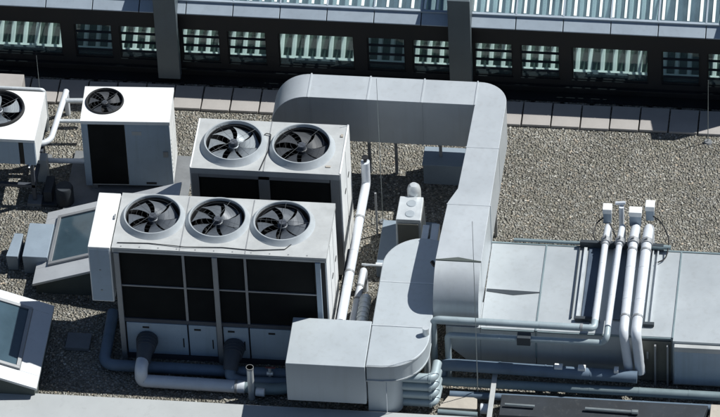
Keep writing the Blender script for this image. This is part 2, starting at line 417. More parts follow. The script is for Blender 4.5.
def casing(mb, x0, x1, y0, y1, z0, z1, well=.62, t=.03):
    mb.box(x0, x1, y0, y1, z0, z1 - well); e = .001
    mb.box(x0, x1, y0, y0 + t, z1 - well + e, z1 - e); mb.box(x0, x1, y1 - t, y1, z1 - well + e, z1 - e)
    mb.box(x0, x0 + t, y0 + t + e, y1 - t - e, z1 - well + e, z1 - e); mb.box(x1 - t, x1, y0 + t + e, y1 - t - e, z1 - well + e, z1 - e)
    return mb
# ---------------------------------------------------------------- front chiller (three fans)
ax0, ax1, ay0, ay1, az = -3.45, -.04, -3.80, -2.56, 2.48
ch = thing('air_chiller', 'large grey white chiller with three roof fans in front of the two-fan unit', 'chiller', (-1.75, -3.15, 0))
O = Vector((-1.75, -3.15, 0))
def at(par, mb, name, m, bevel=0.):
    """link a part whose vertices were given in world space under par"""
    inv = Matrix.Translation(par.location).to_4x4() @ par.rotation_euler.to_matrix().to_4x4()
    mb.bm.transform(inv.inverted()); return mb.build(name, m, par, bevel)
def fan_at(par, x, y, z, *a, **k):
    p = (Matrix.Translation(par.location) @ par.rotation_euler.to_matrix().to_4x4()).inverted() @ Vector((x, y, z))
    return fan(par, p.x, p.y, p.z, *a, **k)
fansA = [(-2.91, -3.09), (-1.86, -3.09), (-.81, -3.09)]
b = MB(); top_with_holes(b, ax0 - .03, ax1 + .02, ay0 - .03, ay1 + .02, az - .10, az, fansA, .45); at(ch, b, 'top_panel', M['offwhite'])
b = MB()
for i, x in enumerate((-2.38, -1.325)): b.box(x - .008, x + .008, ay0 - .02, ay1, az + .001, az + .006)
b.box(ax0, ax1, ay0 - .034, ay0 - .031, az - .06, az - .05)
at(ch, b, 'top_seam', M['post'])
for i, (x, y) in enumerate(fansA):
    fan_at(ch, x, y, az, .455, 7, .09, 1.16, .42, 'blade_mid', True, .35 + .5 * i)
b = MB(); casing(b, ax0 + .02, ax1 - .02, ay0 + .06, ay1, .10, az - .10); at(ch, b, 'casing', M['black'])
b = MB(); b.box(ax1 - .018, ax1 + .012, ay0 + .05, ay1 - .01, .12, az - .102); at(ch, b, 'side_panel', M['white'], .006)
b = MB(); b.box(ax0 - .002, ax0 + .018, ay0 + .05, ay1 - .01, .12, az - .102); at(ch, b, 'side_panel', M['white'], .006)
b = MB(); b.tube([(-3.40, -3.72, az + .012), (-2.9, -3.70, az + .012), (-2.3, -3.75, az + .02), (-1.7, -3.71, az + .012), (-1.2, -3.74, az + .012), (-.7, -3.68, az + .012), (-.35, -3.2, az + .012)], .007, seg=6); at(ch, b, 'cable', M['black'])
# coil panels
mul = [(-3.36, -2.37), (-2.31, -1.87), (-1.78, -1.37), (-1.31, -.24)]
for a, c in mul:
    b = MB(); b.box(a, c, ay0 + .02, ay0 + .055, .90, az - .11); at(ch, b, 'coil_panel', M['fins'])
b = MB()
for x in (-2.34, -1.34): b.box(x - .02, x + .02, ay0 - .004, ay0 + .058, .90, az - .11)
b.box(ax0 + .06, ax1 - .1, ay0 + .0, ay0 + .019, 1.61, 1.635)
at(ch, b, 'mullion', M['post'])
for x in (-3.41, -1.825, -.16):
    b = MB(); w = .042
    b.box(x - w, x + w, ay0 - .05, ay0 - .006, .0, az - .105); at(ch, b, 'post', M['post'] if x < -.3 else M['front_grey'], .006)
b = MB(); b.box(ax0 + .03, ax1 - .02, ay0 - .002, ay0 + .058, .82, .895); at(ch, b, 'rail', M['skydark'])
for a, c in ((-3.35, -2.36), (-2.335, -1.88), (-1.77, -1.36), (-1.335, -.22)):
    b = MB(); b.box(a, c, ay0 - .002, ay0 + .056, .12, .80)
    pnl = at(ch, b, 'base_panel', M['front_grey'], .008)
    s = MB(); cx = a + (c - a) * .32; s.box(cx - .055, cx + .055, ay0 - .006, ay0 - .003, .69, .73); s.box(c - .08, c - .06, ay0 - .006, ay0 - .003, .3, .5)
    at(ch, s, 'panel_latch', M['black']); o_ = COL.objects[-1]
b = MB(); b.box(ax0 + .04, ax1 - .04, ay0 + .0, ay1 - .04, .0, .10); at(ch, b, 'base_frame', M['skydark'])
for x, z in ((-3.02, .46), (-1.60, .40)):
    b = MB()
    pts = [(x, ay0 + .02, z), (x, ay0 - .10, z), (x - .01, ay0 - .22, z - .02), (x - .015, ay0 - .34, z - .06), (x - .02, ay0 - .43, z - .14)]
    b.tube(pts, [.17, .165, .14, .125, .12], seg=20)
    for k in range(4): b.tube([(x, ay0 - .05 - .05 * k, z - .002 * k * k), (x, ay0 - .075 - .05 * k, z - .002 * k * k)], .18 - .008 * k, seg=20)
    at(ch, b, 'pipe_bellows', M['hose'])
for y in (-3.38, -2.98):
    b = MB(); b.box(ax1 + .0125, ax1 + .016, y - .004, y + .004, .15, az - .14); at(ch, b, 'panel_joint', M['post'])
for y, z in ((-3.2, 1.5), (-3.2, .7), (-2.8, 1.5)):
    b = MB(); b.box(ax1 + .0125, ax1 + .022, y - .06, y + .06, z - .015, z + .015); at(ch, b, 'panel_handle', M['black'])
for k in range(12):
    x = ax0 + .12 + k * .3
    if x < ax1: 
        b = MB(); b.lathe([(.001, .006), (.012, .005), (.014, 0)], (x, ay0 + .012, az + .001), 8); at(ch, b, 'bolt', M['post'])
# control cabinet at left end
b = MB(); b.box(-3.86, -3.50, -3.86, -2.58, 1.30, 2.50)
cb = at(ch, b, 'control_cabinet', M['white'], .012)
b = MB(); b.box(-3.84, -3.52, -3.872, -3.862, 1.33, 2.46); at(ch, b, 'cabinet_door', M['front_grey'], .004)
b = MB(); b.box(-3.70, -3.67, -3.878, -3.873, 1.55, 1.58); b.box(-3.70, -3.67, -3.878, -3.873, 2.0, 2.02); at(ch, b, 'door_lock', M['post'])
b = MB(); b.box(-3.53, -3.505, -3.2, -3.1, 2.51, 2.53); b.box(-3.50, -3.452, -3.75, -2.7, 1.5, 2.3); at(ch, b, 'cable_gland', M['post'])

# ---------------------------------------------------------------- back chiller (two fans)
dx0, dx1, dy0, dy1, dz = -2.50, -.05, -1.72, -.52, 2.34
cd = thing('air_chiller', 'two-fan grey white chiller behind the larger three-fan one', 'chiller', (-1.27, -1.1, 0))
fansD = [(-1.86, -1.12), (-.74, -1.12)]
b = MB(); top_with_holes(b, dx0, dx1, dy0, dy1, dz - .12, dz, fansD, .46); at(cd, b, 'top_panel', M['offwhite'])
b = MB(); b.box(-1.308, -1.292, dy0, dy1, dz + .001, dz + .006); at(cd, b, 'top_seam', M['post'])
b = MB(); b.tube([(-1.42, -.93, dz + .02), (-1.36, -.84, dz + .03), (-1.28, -.86, dz + .03), (-1.27, -1.2, dz + .015), (-1.36, -1.7, dz + .015)], .009, seg=6); at(cd, b, 'cable', M['black'])
fan_at(cd, fansD[0][0], fansD[0][1], dz, .47, 7, .11, 1.17, .36, None, True, .2)
fan_at(cd, fansD[1][0], fansD[1][1], dz, .47, 7, .11, 1.17, .5, 'blade_dark', True, .55)
b = MB(); casing(b, dx0 + .02, dx1 - .02, dy0 + .06, dy1 - .01, .1, dz - .12); at(cd, b, 'casing', M['black'])
b = MB(); b.box(dx1 - .015, dx1 + .015, dy0 + .02, dy1 + .01, .1, dz + .012); at(cd, b, 'side_panel', M['white'], .006)
b = MB(); b.box(dx0 - .012, dx0 + .014, dy0 + .02, dy1, .1, dz + .004); at(cd, b, 'side_panel', M['white'], .006)
for y, z in ((-1.3, 1.6), (-.9, 1.6), (-1.1, .8)):
    b = MB(); b.box(dx1 + .0155, dx1 + .025, y - .06, y + .06, z - .015, z + .015); at(cd, b, 'panel_handle', M['black'])
b = MB(); b.box(dx1 + .0155, dx1 + .019, -1.104, -1.096, .15, dz - .05); at(cd, b, 'panel_joint', M['post'])
for a, c in ((-2.36, -1.40), (-1.20, -.22)):
    b = MB(); b.box(a, c, dy0 + .02, dy0 + .055, .5, dz - .2); at(cd, b, 'coil_panel', M['fins'])
b = MB()
for a, c in ((-2.49, -2.37), (-1.39, -1.21), (-.21, -.07)): b.box(a, c, dy0 + .003, dy0 + .056, .1, dz - .121)
b.box(-2.365, -.225, dy0 + .003, dy0 + .018, dz - .19, dz - .121)
at(cd, b, 'front_frame', M['post'])
b = MB(); b.box(-2.36, -.22, dy0 + .02, dy0 + .058, .12, .495); at(cd, b, 'base_panel', M['front_grey'])
for q in ((-.30, -.22, dy0 + .16, dy0 + .20, dz + .001, dz + .015), (-.14, -.10, dy1 - .3, dy1 - .24, dz + .001, dz + .02)):
    b = MB(); b.box(*q); at(cd, b, 'lifting_lug', M['stone'])

# ---------------------------------------------------------------- white single-fan unit
un = thing('condenser', 'white boxy heat pump with one small black roof fan and half black front grille', 'condenser', (-3.90, .54, .0), R(2.8))
b = MB(); w, d, z0, z1 = .745, .43, .14, 1.60
top_with_holes(b, -w, w, -d, d, z1 - .07, z1, [(-.38, .06)], .31); b.build('top_panel', M['white'], un)
b = MB(); casing(b, -w + .02, w - .02, -d + .03, d - .02, z0, z1 - .07, .4); b.build('casing', M['white'], un)
b = MB(); b.box(-w + .12, -.02, -d + .005, -d + .028, z0 + .04, z1 - .075); b.build('intake_grille', M['fins'], un)
b = MB(); b.box(-w + .005, -w + .115, -d + .005, -d + .05, z0, z1 - .072); b.build('corner_post', M['front_grey'], un, .006)
b = MB(); b.box(-.012, w - .01, -d + .002, -d + .028, z0 + .02, z1 - .072); fp = b.build('front_panel', M['front_grey'], un, .006)
b = MB(); b.box(.60, .68, -d - .012, -d + .001, .82, .94); b.build('handle', M['post'], fp)
b = MB(); b.box(.10, .26, -d - .003, -d + .001, 1.30, 1.38); b.build('label_plate', M['offwhite'], fp)
b = MB()
for k in range(9): b.box(w - .019, w - .012, -.30, .30, .35 + k * .09, .375 + k * .09)
b.build('side_louvre', M['offwhite'], un)
b = MB(); b.box(.28, .45, -d - .006, -d + .0, z0 + .06, z0 + .10); b.build('nameplate', M['black'], fp)
fan(un, -.38, .06, z1, .305, 5, .03, 1.06, .30, 'blade_dark', True, .3, 'black')
for sx in (-.6, .6):
    b = MB(); b.box(sx - .05, sx + .05, -.40, .38, .06, z0); b.build('foot', M['post'], un)
b = MB(); b.box(-4.95, -2.90, -.52, 1.02, 0, .055); tag(b.build('support_slab', M['concrete_grey'], bevel=.01), 'dark flat slab lying on the gravel under the white heat pump', 'slab')

# ---------------------------------------------------------------- leftmost raised unit
lu = thing('condenser', 'raised white fan unit on legs cut by the left edge of the photo', 'condenser', (-6.1, .25, 0), R(0))
b = MB(); top_with_holes(b, -.75, .77, -.60, .60, 1.44, 1.5, [(.05, .12)], .43); at_ = b.build('top_panel', M['white'], lu)
b = MB(); casing(b, -.73, .75, -.57, .58, .93, 1.438, .4); b.build('casing', M['black'], lu)
b = MB(); b.box(-.74, .49, -.595, -.573, .94, 1.436); b.build('front_panel', M['front_grey'], lu, .006)
b = MB(); b.box(.57, .76, -.60, -.573, .94, 1.436); b.build('corner_panel', M['front_grey'], lu, .006)
b = MB(); b.box(.752, .768, -.57, .58, .95, 1.436); b.build('side_panel', M['white'], lu, .004)
fan(lu, .05, .12, 1.5, .42, 4, .05, 1.06, .3, 'blade', True, .2, 'black')
for sx, sy in ((.66, -.5), (.66, .5), (-.66, -.5), (-.66, .5)):
    b = MB(); b.box(sx - .03, sx + .03, sy - .03, sy + .03, .08, .928); lg = b.build('leg', M['skydark'], lu)
    b = MB(); b.box(sx - .12, sx + .12, sy - .12, sy + .12, 0, .078); b.build('foot_pad', M['concrete_grey'], lg, .01)
b = MB(); b.box(-.7, .7, -.53, -.47, .36, .42); b.box(.63, .69, -.46, .46, .36, .42); b.build('cross_rail', M['skydark'], lu)
b = MB(); b.tube([(.74, .35, .9), (.70, -.45, 1.0), (.64, -.66, .93)], .018, seg=8); b.build('drain_pipe', M['clad'], lu)

b = MB(); b.box(-6.75, -5.90, 1.60, 1.93, .05, .90); pb = b.build('junction_box', M['concrete'], bevel=.01); tag(pb, 'pale pinkish box standing behind the raised fan unit at far left', 'box')
b = MB(); b.tube([(-6.9, 1.54, .92), (-5.50, 1.54, .92), (-5.50, 1.54, .0)], .035, seg=10); tag(b.build('handrail', M['clad']), 'thin pale rail running past the pale box at far left', 'rail')
b = MB(); b.tube([(-5.22, 2.0, .5), (-5.30, .78, .5), (-5.42, .66, .5), (-5.75, .64, .5)], .052, bend=.12); b.tube([(-5.22, 1.98, .51), (-5.22, 1.98, 0)], .045, bend=0)
tag(b.build('pipe', M['clad_white']), 'pale bent pipe between the raised fan unit and the white heat pump', 'pipe')
b = MB(); b.tube([(-5.20, 1.76, .5), (-4.68, 1.80, .5)], .042); tag(b.build('pipe', M['clad']), 'short pipe stub farther back, behind the left of the white heat pump', 'pipe')
b = MB(); b.tube([(-5.24, 1.33, .42), (-4.68, 1.37, .42)], .035); tag(b.build('pipe', M['clad']), 'thinner short pipe stub nearer the viewer, behind the left of the white heat pump', 'pipe')
b = MB(); b.tube([(-6.6, .42, .30), (-4.66, .50, .30)], .045); tag(b.build('pipe', M['clad_white']), 'low pale pipe running into the bottom left of the white heat pump', 'pipe')
b = MB(); b.box(-5.47, -5.30, .25, .44, .0, .50); tag(b.build('isolator_box', M['offwhite'], bevel=.01), 'small pale box on the gravel beside the raised fan unit', 'box')
b = MB()
b.box(-5.35, -5.05, -.35, .15, 0, .06); b.box(-5.28, -5.14, -.3, .1, .063, .30)
tag(b.build('pipe_support', M['navy'], bevel=.01), 'dark block between the raised fan unit and the tilted skylight', 'block')
b = MB(); b.lathe([(.001, .34), (.13, .34), (.15, .30), (.15, 0)], (-4.93, -.24, .056), 24); b.box(-5.04, -4.82, -.36, -.14, .0, .055)
tag(b.build('drain_cap', M['navy']), 'round dark drain cap under the front left of the white heat pump', 'drain')

# ---------------------------------------------------------------- skylights
def wedge(name, label, xa, xb, ya, yb, za, zb, gl, loc):
    """pitched roof light: za at xa, zb at xb; gl = glass rect (x0,x1,y0,y1)"""
    root = thing(name, label, 'skylight', loc)
    zf = lambda x: za + (zb - za) * (x - xa) / (xb - xa)
    t = .05
    b = MB(); b.prism([(xa + .05, 0), (xb - .05, 0), (xb - .05, zf(xb - .05) - t), (xa + .05, zf(xa + .05) - t)], 'y', ya + .05, yb - .05); at(root, b, 'upstand', M['kerb'])
    g0, g1, h0, h1 = gl
    b = MB()
    for (p, q, r_, s_) in ((xa, xb, ya, h0), (xa, xb, h1, yb), (xa, g0, h0, h1), (g1, xb, h0, h1)):
        if q - p < .01: continue
        b.hexa([(p, r_, zf(p) - t), (q, r_, zf(q) - t), (q, s_, zf(q) - t), (p, s_, zf(p) - t)], [(p, r_, zf(p)), (q, r_, zf(q)), (q, s_, zf(q)), (p, s_, zf(p))])
    fr = at(root, b, 'frame', M['skyframe'], .006)
    b = MB(); e = .06; k = .045
    for (p, q, r_, s_) in ((g0, g1, h0, h0 + e), (g0, g1, h1 - e, h1), (g0, g0 + e, h0 + e, h1 - e), (g1 - e, g1, h0 + e, h1 - e)):
        b.hexa([(p, r_, zf(p) - t), (q, r_, zf(q) - t), (q, s_, zf(q) - t), (p, s_, zf(p) - t)], [(p, r_, zf(p) + k), (q, r_, zf(q) + k), (q, s_, zf(q) + k), (p, s_, zf(p) + k)])
    at(root, b, 'sash', M['post'], .006)
    b = MB(); p, q, r_, s_ = g0 + e, g1 - e, h0 + e, h1 - e
    b.hexa([(p, r_, zf(p) - t), (q, r_, zf(q) - t), (q, s_, zf(q) - t), (p, s_, zf(p) - t)], [(p, r_, zf(p) + .015), (q, r_, zf(q) + .015), (q, s_, zf(q) + .015), (p, s_, zf(p) + .015)])
    at(root, b, 'pane', M['skyglass'])
    return root
wedge('skylight', 'pitched skylight behind the cabinet of the three-fan chiller, rising to the right', -5.14, -2.84, -2.46, -.73, .24, 1.09, (-4.93, -3.45, -2.10, -.92), (-4, -1.6, 0))
wedge('skylight', 'pitched skylight at lower left corner, falling to the right', -7.6, -4.66, -5.03, -3.10, 1.43, .40, (-6.9, -4.97, -4.74, -3.32), (-6, -4.2, 0))
b = MB(); b.hexa([(-5.36, -1.96, 0), (-4.97, -1.96, 0), (-4.97, -1.18, 0), (-5.36, -1.18, 0)], [(-5.37, -1.98, .40), (-4.95, -1.98, .40), (-4.95, -1.17, .40), (-5.37, -1.17, .40)])
tag(b.build('vent_hood', M['hood'], bevel=.01), 'larger blue grey metal box hood at left side of the tilted skylight', 'vent hood')
b = MB(); b.hexa([(-5.64, -1.9, 0), (-5.47, -1.9, 0), (-5.47, -1.36, 0), (-5.60, -1.36, 0)], [(-5.66, -1.91, .32), (-5.46, -1.91, .32), (-5.45, -1.35, .32), (-5.60, -1.35, .32)])
tag(b.build('vent_hood', M['hood'], bevel=.01), 'smaller blue grey box hood, farther left of the tilted skylight', 'vent hood')
b = MB(); b.box(-4.42, -4.02, -3.72, -3.36, 0, .07); tag(b.build('support_slab', M['concrete_grey'], bevel=.01), 'dark square slab on the gravel left of the three-fan chiller', 'slab')

# ---------------------------------------------------------------- parapet
b = MB(); b.box(-200, 200, -5.70, -4.93, .14, .20); pr = b.build('parapet_cap', M['cap'], bevel=.01)
root = thing('parapet', 'low roof parapet with pale metal cap along the bottom edge', 'parapet', (0, -5.9, 0)); pr.location = (0, 5.9, 0); pr.parent = root; pr.name = 'cap'
b = MB(); b.box(-200, 200, .22, .92, 0, .14); b.build('upstand', M['kerb'], root)

# ---------------------------------------------------------------- main ducts
du = thing('air_duct', 'big square galvanised duct from behind the two-fan chiller, turning toward the viewer', 'air duct', (1.0, .5, 0))
zb, zt = .95, 1.90
b = MB()
prof = [(1.90, zb), (1.90, zt)] + arc(-.87, 1.20, .64, 90, 180, 14, .70) + [(-1.51, 0), (-.62, 0)] + [(-.62, .75), (-.5, zb)]
b.prism(prof, 'y', .61, 1.18); at(du, b, 'cross_run', M['galv'], .008)
b = MB()
plan = [(1.903, 1.18)] + arc(1.95, .70, .47, 90, 0, 12, .48) + [(2.41, 0), (2.38, -3.10), (1.64, -3.10), (1.66, -2.54), (1.70, -1.76), (1.83, -1.42), (1.87, -.42), (1.903, .60)]
b.prism(plan, 'z', zb, zt); at(du, b, 'long_run', M['galv'], .008)
b = MB()
prof = [(-3.104, zt - .004)] + arc(-3.12, 1.28, .56, 88, 180, 14, .61) + [(-3.68, 1.003), (-3.104, 1.003)]
b.prism(prof, 'x', 1.645, 2.375); at(du, b, 'drop_bend', M['galv'], .006)
for x in (-.87, .12, 1.02):
    b = MB(); b.box(x - .013, x + .013, .600, 1.190, zb - .010, zt + .010); at(du, b, 'flange', M['galv'])
b = MB(); b.box(1.895, 1.915, .60, 1.19, zt + .001, zt + .012); at(du, b, 'flange', M['galv'])
for y, xa, xb in ((-.42, 1.86, 2.40), (-1.80, 1.69, 2.395)):
    b = MB(); b.box(xa - .0, xb + .010, y - .010, y + .010, zb - .01, zt + .005); at(du, b, 'flange', M['galv'])
b = MB()
b.prism([(1.65, -3.125), (2.375, -3.125), (2.375, -3.11), (2.0, -3.04), (1.65, -3.11)], 'z', zt - .02, zt + .005); at(du, b, 'joint_gap', M['kerb'])
b = MB(); b.tube([(1.55, -2.88, 1.62), (1.60, -2.95, 1.60), (1.68, -2.94, 1.60), (1.66, -2.85, 1.66)], .035, seg=8); at(du, b, 'lifting_eye', M['black'])
for x, y in ((.3, .9), (1.5, .9), (2.1, -.5), (2.05, -2.2)):
    b = MB(); b.box(x - .25, x + .25, y - .03, y + .03, zb - .06, zb); b.box(x - .25, x - .20, y - .025, y + .025, 0, zb - .062); b.box(x + .20, x + .25, y - .025, y + .025, 0, zb - .062)
    at(du, b, 'support_leg', M['post'])
b = MB(); b.box(1.00, 1.78, .68, 1.10, 0, .42); b.box(.98, 1.80, .66, 1.12, .42, .45); tag(b.build('duct_plinth', M['hood'], bevel=.008), 'low grey box on the gravel beneath the big square duct', 'box')

# plenum
pl = thing('plenum_duct', 'wide flat galvanised plenum at right, crossed by four white pipes', 'air duct', (4.5, -2.7, 0))
PZ = 1.0
segs = [(1.72, 2.40, -3.70, -3.10), (2.40, 3.29, -3.70, -1.72), (3.30, 5.49, -3.70, -1.72), (5.50, 7.6, -3.78, -1.72)]
for i, (a, c, y0, y1) in enumerate(segs):
    b = MB()
    if i == 0:
        b.prism([(c - .002, .0), (c - .002, PZ - .01), (a + .12, PZ - .01), (a + .12, .75), (a + .2, .5), (a + .42, .28), (a + .55, .0)], 'y', y0, y1)
    elif i == 1:
        b.prism([(y0, .02), (y0, PZ), (y1, PZ), (y1, .02)], 'x', a, c)
    else:
        b.box(a, c, y0, y1, .02, PZ - (.0 if i == 2 else .002))
    at(pl, b, 'duct_section', M['galv2'], .008)
for q in ((3.283, 3.307, -3.72, -1.722, PZ - .6, PZ + .014), (5.483, 5.507, -3.72, -1.722, PZ - .6, PZ + .014), (1.9, 7.6, -1.72, -1.69, PZ - .03, PZ + .012), (2.42, 3.27, -3.722, -3.703, PZ - .035, PZ - .01), (3.32, 5.47, -3.722, -3.703, PZ - .035, PZ - .01)):
    b = MB(); b.box(*q); at(pl, b, 'flange', M['pipe_teal'])
b = MB(); b.prism([(2.42, -2.86), (2.86, -2.92), (3.28, -2.84), (3.28, -2.82), (2.42, -2.80)], 'z', PZ + .001, PZ + .008); at(pl, b, 'joint_gap', M['seam'])
b = MB(); b.box(5.53, 7.6, -3.86, -3.783, .12, .84); at(pl, b, 'front_panel', M['front_grey'], .006)
b = MB(); b.box(5.53, 7.6, -3.87, -3.783, .845, .95); at(pl, b, 'front_lip', M['offwhite'], .006)
b = MB()
b.box(4.98, 5.47, -3.74, -3.703, .05, .93); at(pl, b, 'side_frame', M['brownsteel'])
b = MB()
for x in (5.22, 5.42): b.box(x - .015, x + .015, -3.80, -3.743, .0, .88)
b.box(5.08, 5.11, -3.76, -3.743, .55, .70)
at(pl, b, 'upright', M['post'])

# lower S-shaped duct and box
ld = thing('air_duct', 'low flat S-bend duct beside the big square duct, ending in a box at bottom centre', 'air duct', (.8, -3.8, 0))
T = 1.25
b = MB(); b.box(-.59, .685, -5.0, -3.94, .42, T); at(ld, b, 'end_box', M['galv_low'], .012)
plan = [(.70, -4.95), (.95, -4.95)] + arc(1.00, -4.25, .64, -88, 0, 12, .69) + [(1.64, -2.02), (1.40, -1.97)] + arc(1.36, -2.62, .65, 98, 178, 10, .66) + [(.70, -3.92)]
b = MB(); b.prism(plan, 'z', .88, T); at(ld, b, 'bend', M['galv_low'], .008)
b = MB(); pl2 = [(x * .0 + 1.1 + (x - 1.1) * 1.012, -3.5 + (y + 3.5) * 1.012) for x, y in plan]
b.prism(pl2, 'z', 1.215, 1.24); b.prism(pl2, 'z', .90, .925); at(ld, b, 'rim', M['galv2'])
for q in ((.695, 1.60, -4.04, -4.02, T + .001, T + .010), (.72, 1.6, -3.02, -3.0, T + .001, T + .006)):
    b = MB(); b.box(*q); at(ld, b, 'seam', M['clad'])
b = MB(); b.prism([(.70, -4.90), (1.0, -4.90)] + arc(1.0, -4.7, .24, -90, 0, 6, .2) + [(1.24, -4.1), (.70, -4.1)], 'z', .12, .86); at(ld, b, 'lower_box', M['galv_low'], .01)
b = MB(); b.tube([(1.58, -4.18, .3), (1.58, -4.18, 1.40)], .055, seg=12); tag(b.build('pipe', M['clad']), 'upright grey pipe at the outer corner of the low S-bend duct', 'pipe')
for z in (.74, .56, .38, .20):
    b = MB(); b.tube([(1.21, -4.66, z), (1.74, -4.66, z), (1.76, -4.30, z)], .078, seg=14, bend=.12); b.tube([(1.66, -4.66, z), (1.70, -4.66, z)], .088, seg=14)
    tag(b.build('pipe', M['pipe_pale']), 'clad pipe elbow in the stack of four leaving the low S-bend duct', 'pipe', 'stack of four pipe elbows')

# roof vent between chillers and ducts
rv = thing('roof_vent', 'small pale roof vent with a round cap between the chillers and the big duct', 'roof vent', (.95, -1.2, 0))
b = MB(); b.hexa([(.76, -1.28, .3), (1.20, -1.28, .3), (1.20, -.72, .3), (.76, -.72, .3)], [(.77, -1.27, 1.0), (1.18, -1.27, 1.0), (1.17, -.71, 1.0), (.78, -.71, 1.0)]); at(rv, b, 'housing', M['clad'], .012)
b = MB(); b.box(.80, 1.14, -1.30, -1.282, .34, .92); at(rv, b, 'grille', M['brownsteel'])
b = MB(); b.lathe([(.001, .17), (.06, .165), (.10, .12), (.115, .05), (.115, -.1)], (1.0, -.60, 1.0), 20); b.lathe([(.115, 0), (.115, -.9)], (1.0, -.60, .9), 20); at(rv, b, 'cap', M['clad'])
b = MB(); b.lathe([(.001, .012), (.075, .012), (.085, 0)], (.99, -.88, 1.001), 20); b.lathe([(.001, .012), (.075, .012), (.085, 0)], (.99, -1.13, 1.001), 20); at(rv, b, 'port', M['clad_dim'])
b = MB(); b.box(.46, 1.36, -1.62, -.55, 0, .29); at(rv, b, 'base_box', M['hood'], .01)
b = MB(); b.box(.455, 1.1, -1.64, -1.60, .25, .31); at(rv, b, 'base_trim', M['clad_white'])
b = MB(); b.box(1.22, 1.33, -1.75, -1.28, .30, .92); b.box(1.36, 1.49, -1.75, -1.22, .30, .90); tag(b.build('duct_riser', M['clad'], bevel=.01), 'two pale upright sheets between the roof vent and the big duct', 'duct riser')

# ---------------------------------------------------------------- pipework
def pipe(label, pts, r, m, bend=None, group=None, seg=14, clamps=(), name='pipe'):
    b = MB(); b.tube(pts, r, None, seg, bend)
    for p0, p1 in zip(pts, pts[1:]):
        p0 = Vector(p0); p1 = Vector(p1); ln = (p1 - p0).length
        if ln > .9 and r >= .045:
            d = (p1 - p0).normalized(); n = max(1, round(ln / .75))
            for k in range(1, n):
                c = p0 + d * (ln * k / n); b.tube([c - d * .014, c + d * .014], r * 1.045, None, seg, 0)
    for c, d in clamps:
        c = Vector(c); d = Vector(d).normalized() * .02; b.tube([c - d, c + d], r * 1.12, M['post'] if m != 'pipe_blue' else M['seam'], seg, 0)
    return tag(b.build(name, M[m]), label, 'pipe', group)
Y = (0, 1, 0); X = (1, 0, 0); Z = (0, 0, 1)
lp = pipe('long pale pipe running past the right sides of both chillers', [(.19, -.44, 1.48), (.19, -.44, 1.0), (.15, -3.75, 1.0)], .075, 'clad_white', bend=.09, clamps=[((.18, -1.3, 1.0), Y), ((.16, -2.6, 1.0), Y)])
b = MB(); b.tube([(.19, -.44, 1.485), (.19, -.44, 1.56)], .03, seg=8); b.tube([(.19, -.44, 1.56), (.19, -.44, 1.585)], .055, seg=10)
b.build('valve_knob', M['black'], lp)
pipe('dark upright rod between the long pale pipe and the roof vent', [(.36, -.62, .0), (.36, -.62, .95)], .018, 'post', name='upright_rod')
pipe('dark cable pipe beside the three-fan chiller', [(.055, -1.8, .75), (.04, -3.7, .75)], .03, 'hose')
pipe('short pale pipe left of the low S-bend duct', [(.30, -1.95, .0), (.30, -1.95, .5), (.25, -3.7, .5)], .06, 'clad_white', clamps=[((.29, -2.4, .5), Y), ((.28, -2.7, .5), Y)])
b = MB(); b.tube([(.43, -2.75, .62), (.43, -3.8, .62)], .085, seg=16)
for k in range(9): b.tube([(.43, -2.80 - .11 * k, .62), (.43, -2.84 - .11 * k, .62)], .10, seg=16, bend=0)
tag(b.build('flexible_pipe', M['clad']), 'ribbed flexible pipe left of the low S-bend duct', 'pipe')
pipe('thin grey crossbar pipe left of the low S-bend duct', [(.26, -1.88, .52), (.76, -1.90, .52)], .02, 'clad')
# in front of the three-fan chiller
pipe('white elbowed pipe in front of the three-fan chiller', [(-3.05, -4.22, .36), (-3.05, -4.42, .36), (-3.05, -4.45, .13), (-2.9, -4.45, .13), (-1.36, -4.47, .13)], .105, 'clad_white', bend=.1, clamps=[((-1.5, -4.47, .13), X)])
pipe('low dark blue pipe looping round the left end of the three-fan chiller', [(-3.74, -2.9, .12), (-3.72, -4.12, .12), (-.62, -4.12, .12)], .095, 'pipe_blue', bend=.2)
pipe('grey pipe joining the white elbowed pipe to the end box', [(-1.36, -4.47, .13), (-.93, -4.50, .13), (-.60, -4.42, .13)], .095, 'pipe_teal')
pipe('slim upright grey pipe before the three-fan chiller', [(-1.24, -4.58, .0), (-1.24, -4.58, .70)], .055, 'clad', clamps=[((-1.24, -4.58, .68), Z)])
pipe('pale pipe stub beside the slim upright pipe', [(-1.16, -4.60, .17), (-1.02, -4.61, .17)], .07, 'clad_white')
pipe('dark pipe dropping from the right bellows of the three-fan chiller', [(-1.62, -4.2, .28), (-1.62, -4.33, .2), (-1.45, -4.34, .12), (-.6, -4.32, .12)], .09, 'pipe_blue')
vh = thing('stop_valve', 'small stop valve with red handle between the slim upright pipe and the end box', 'valve', (-.98, -4.22, .12))
b = MB(); b.tube([(0, 0, 0), (0, 0, .22)], .025, seg=10); b.tube([(-.05, 0, .1), (.05, 0, .1)], .035, seg=10); b.build('body', M['clad'], vh)
b = MB(); b.box(-.07, .09, -.012, .012, .225, .245); b.build('handle', surf('faded red paint', (.16, .05, .045), .6), vh, .003)
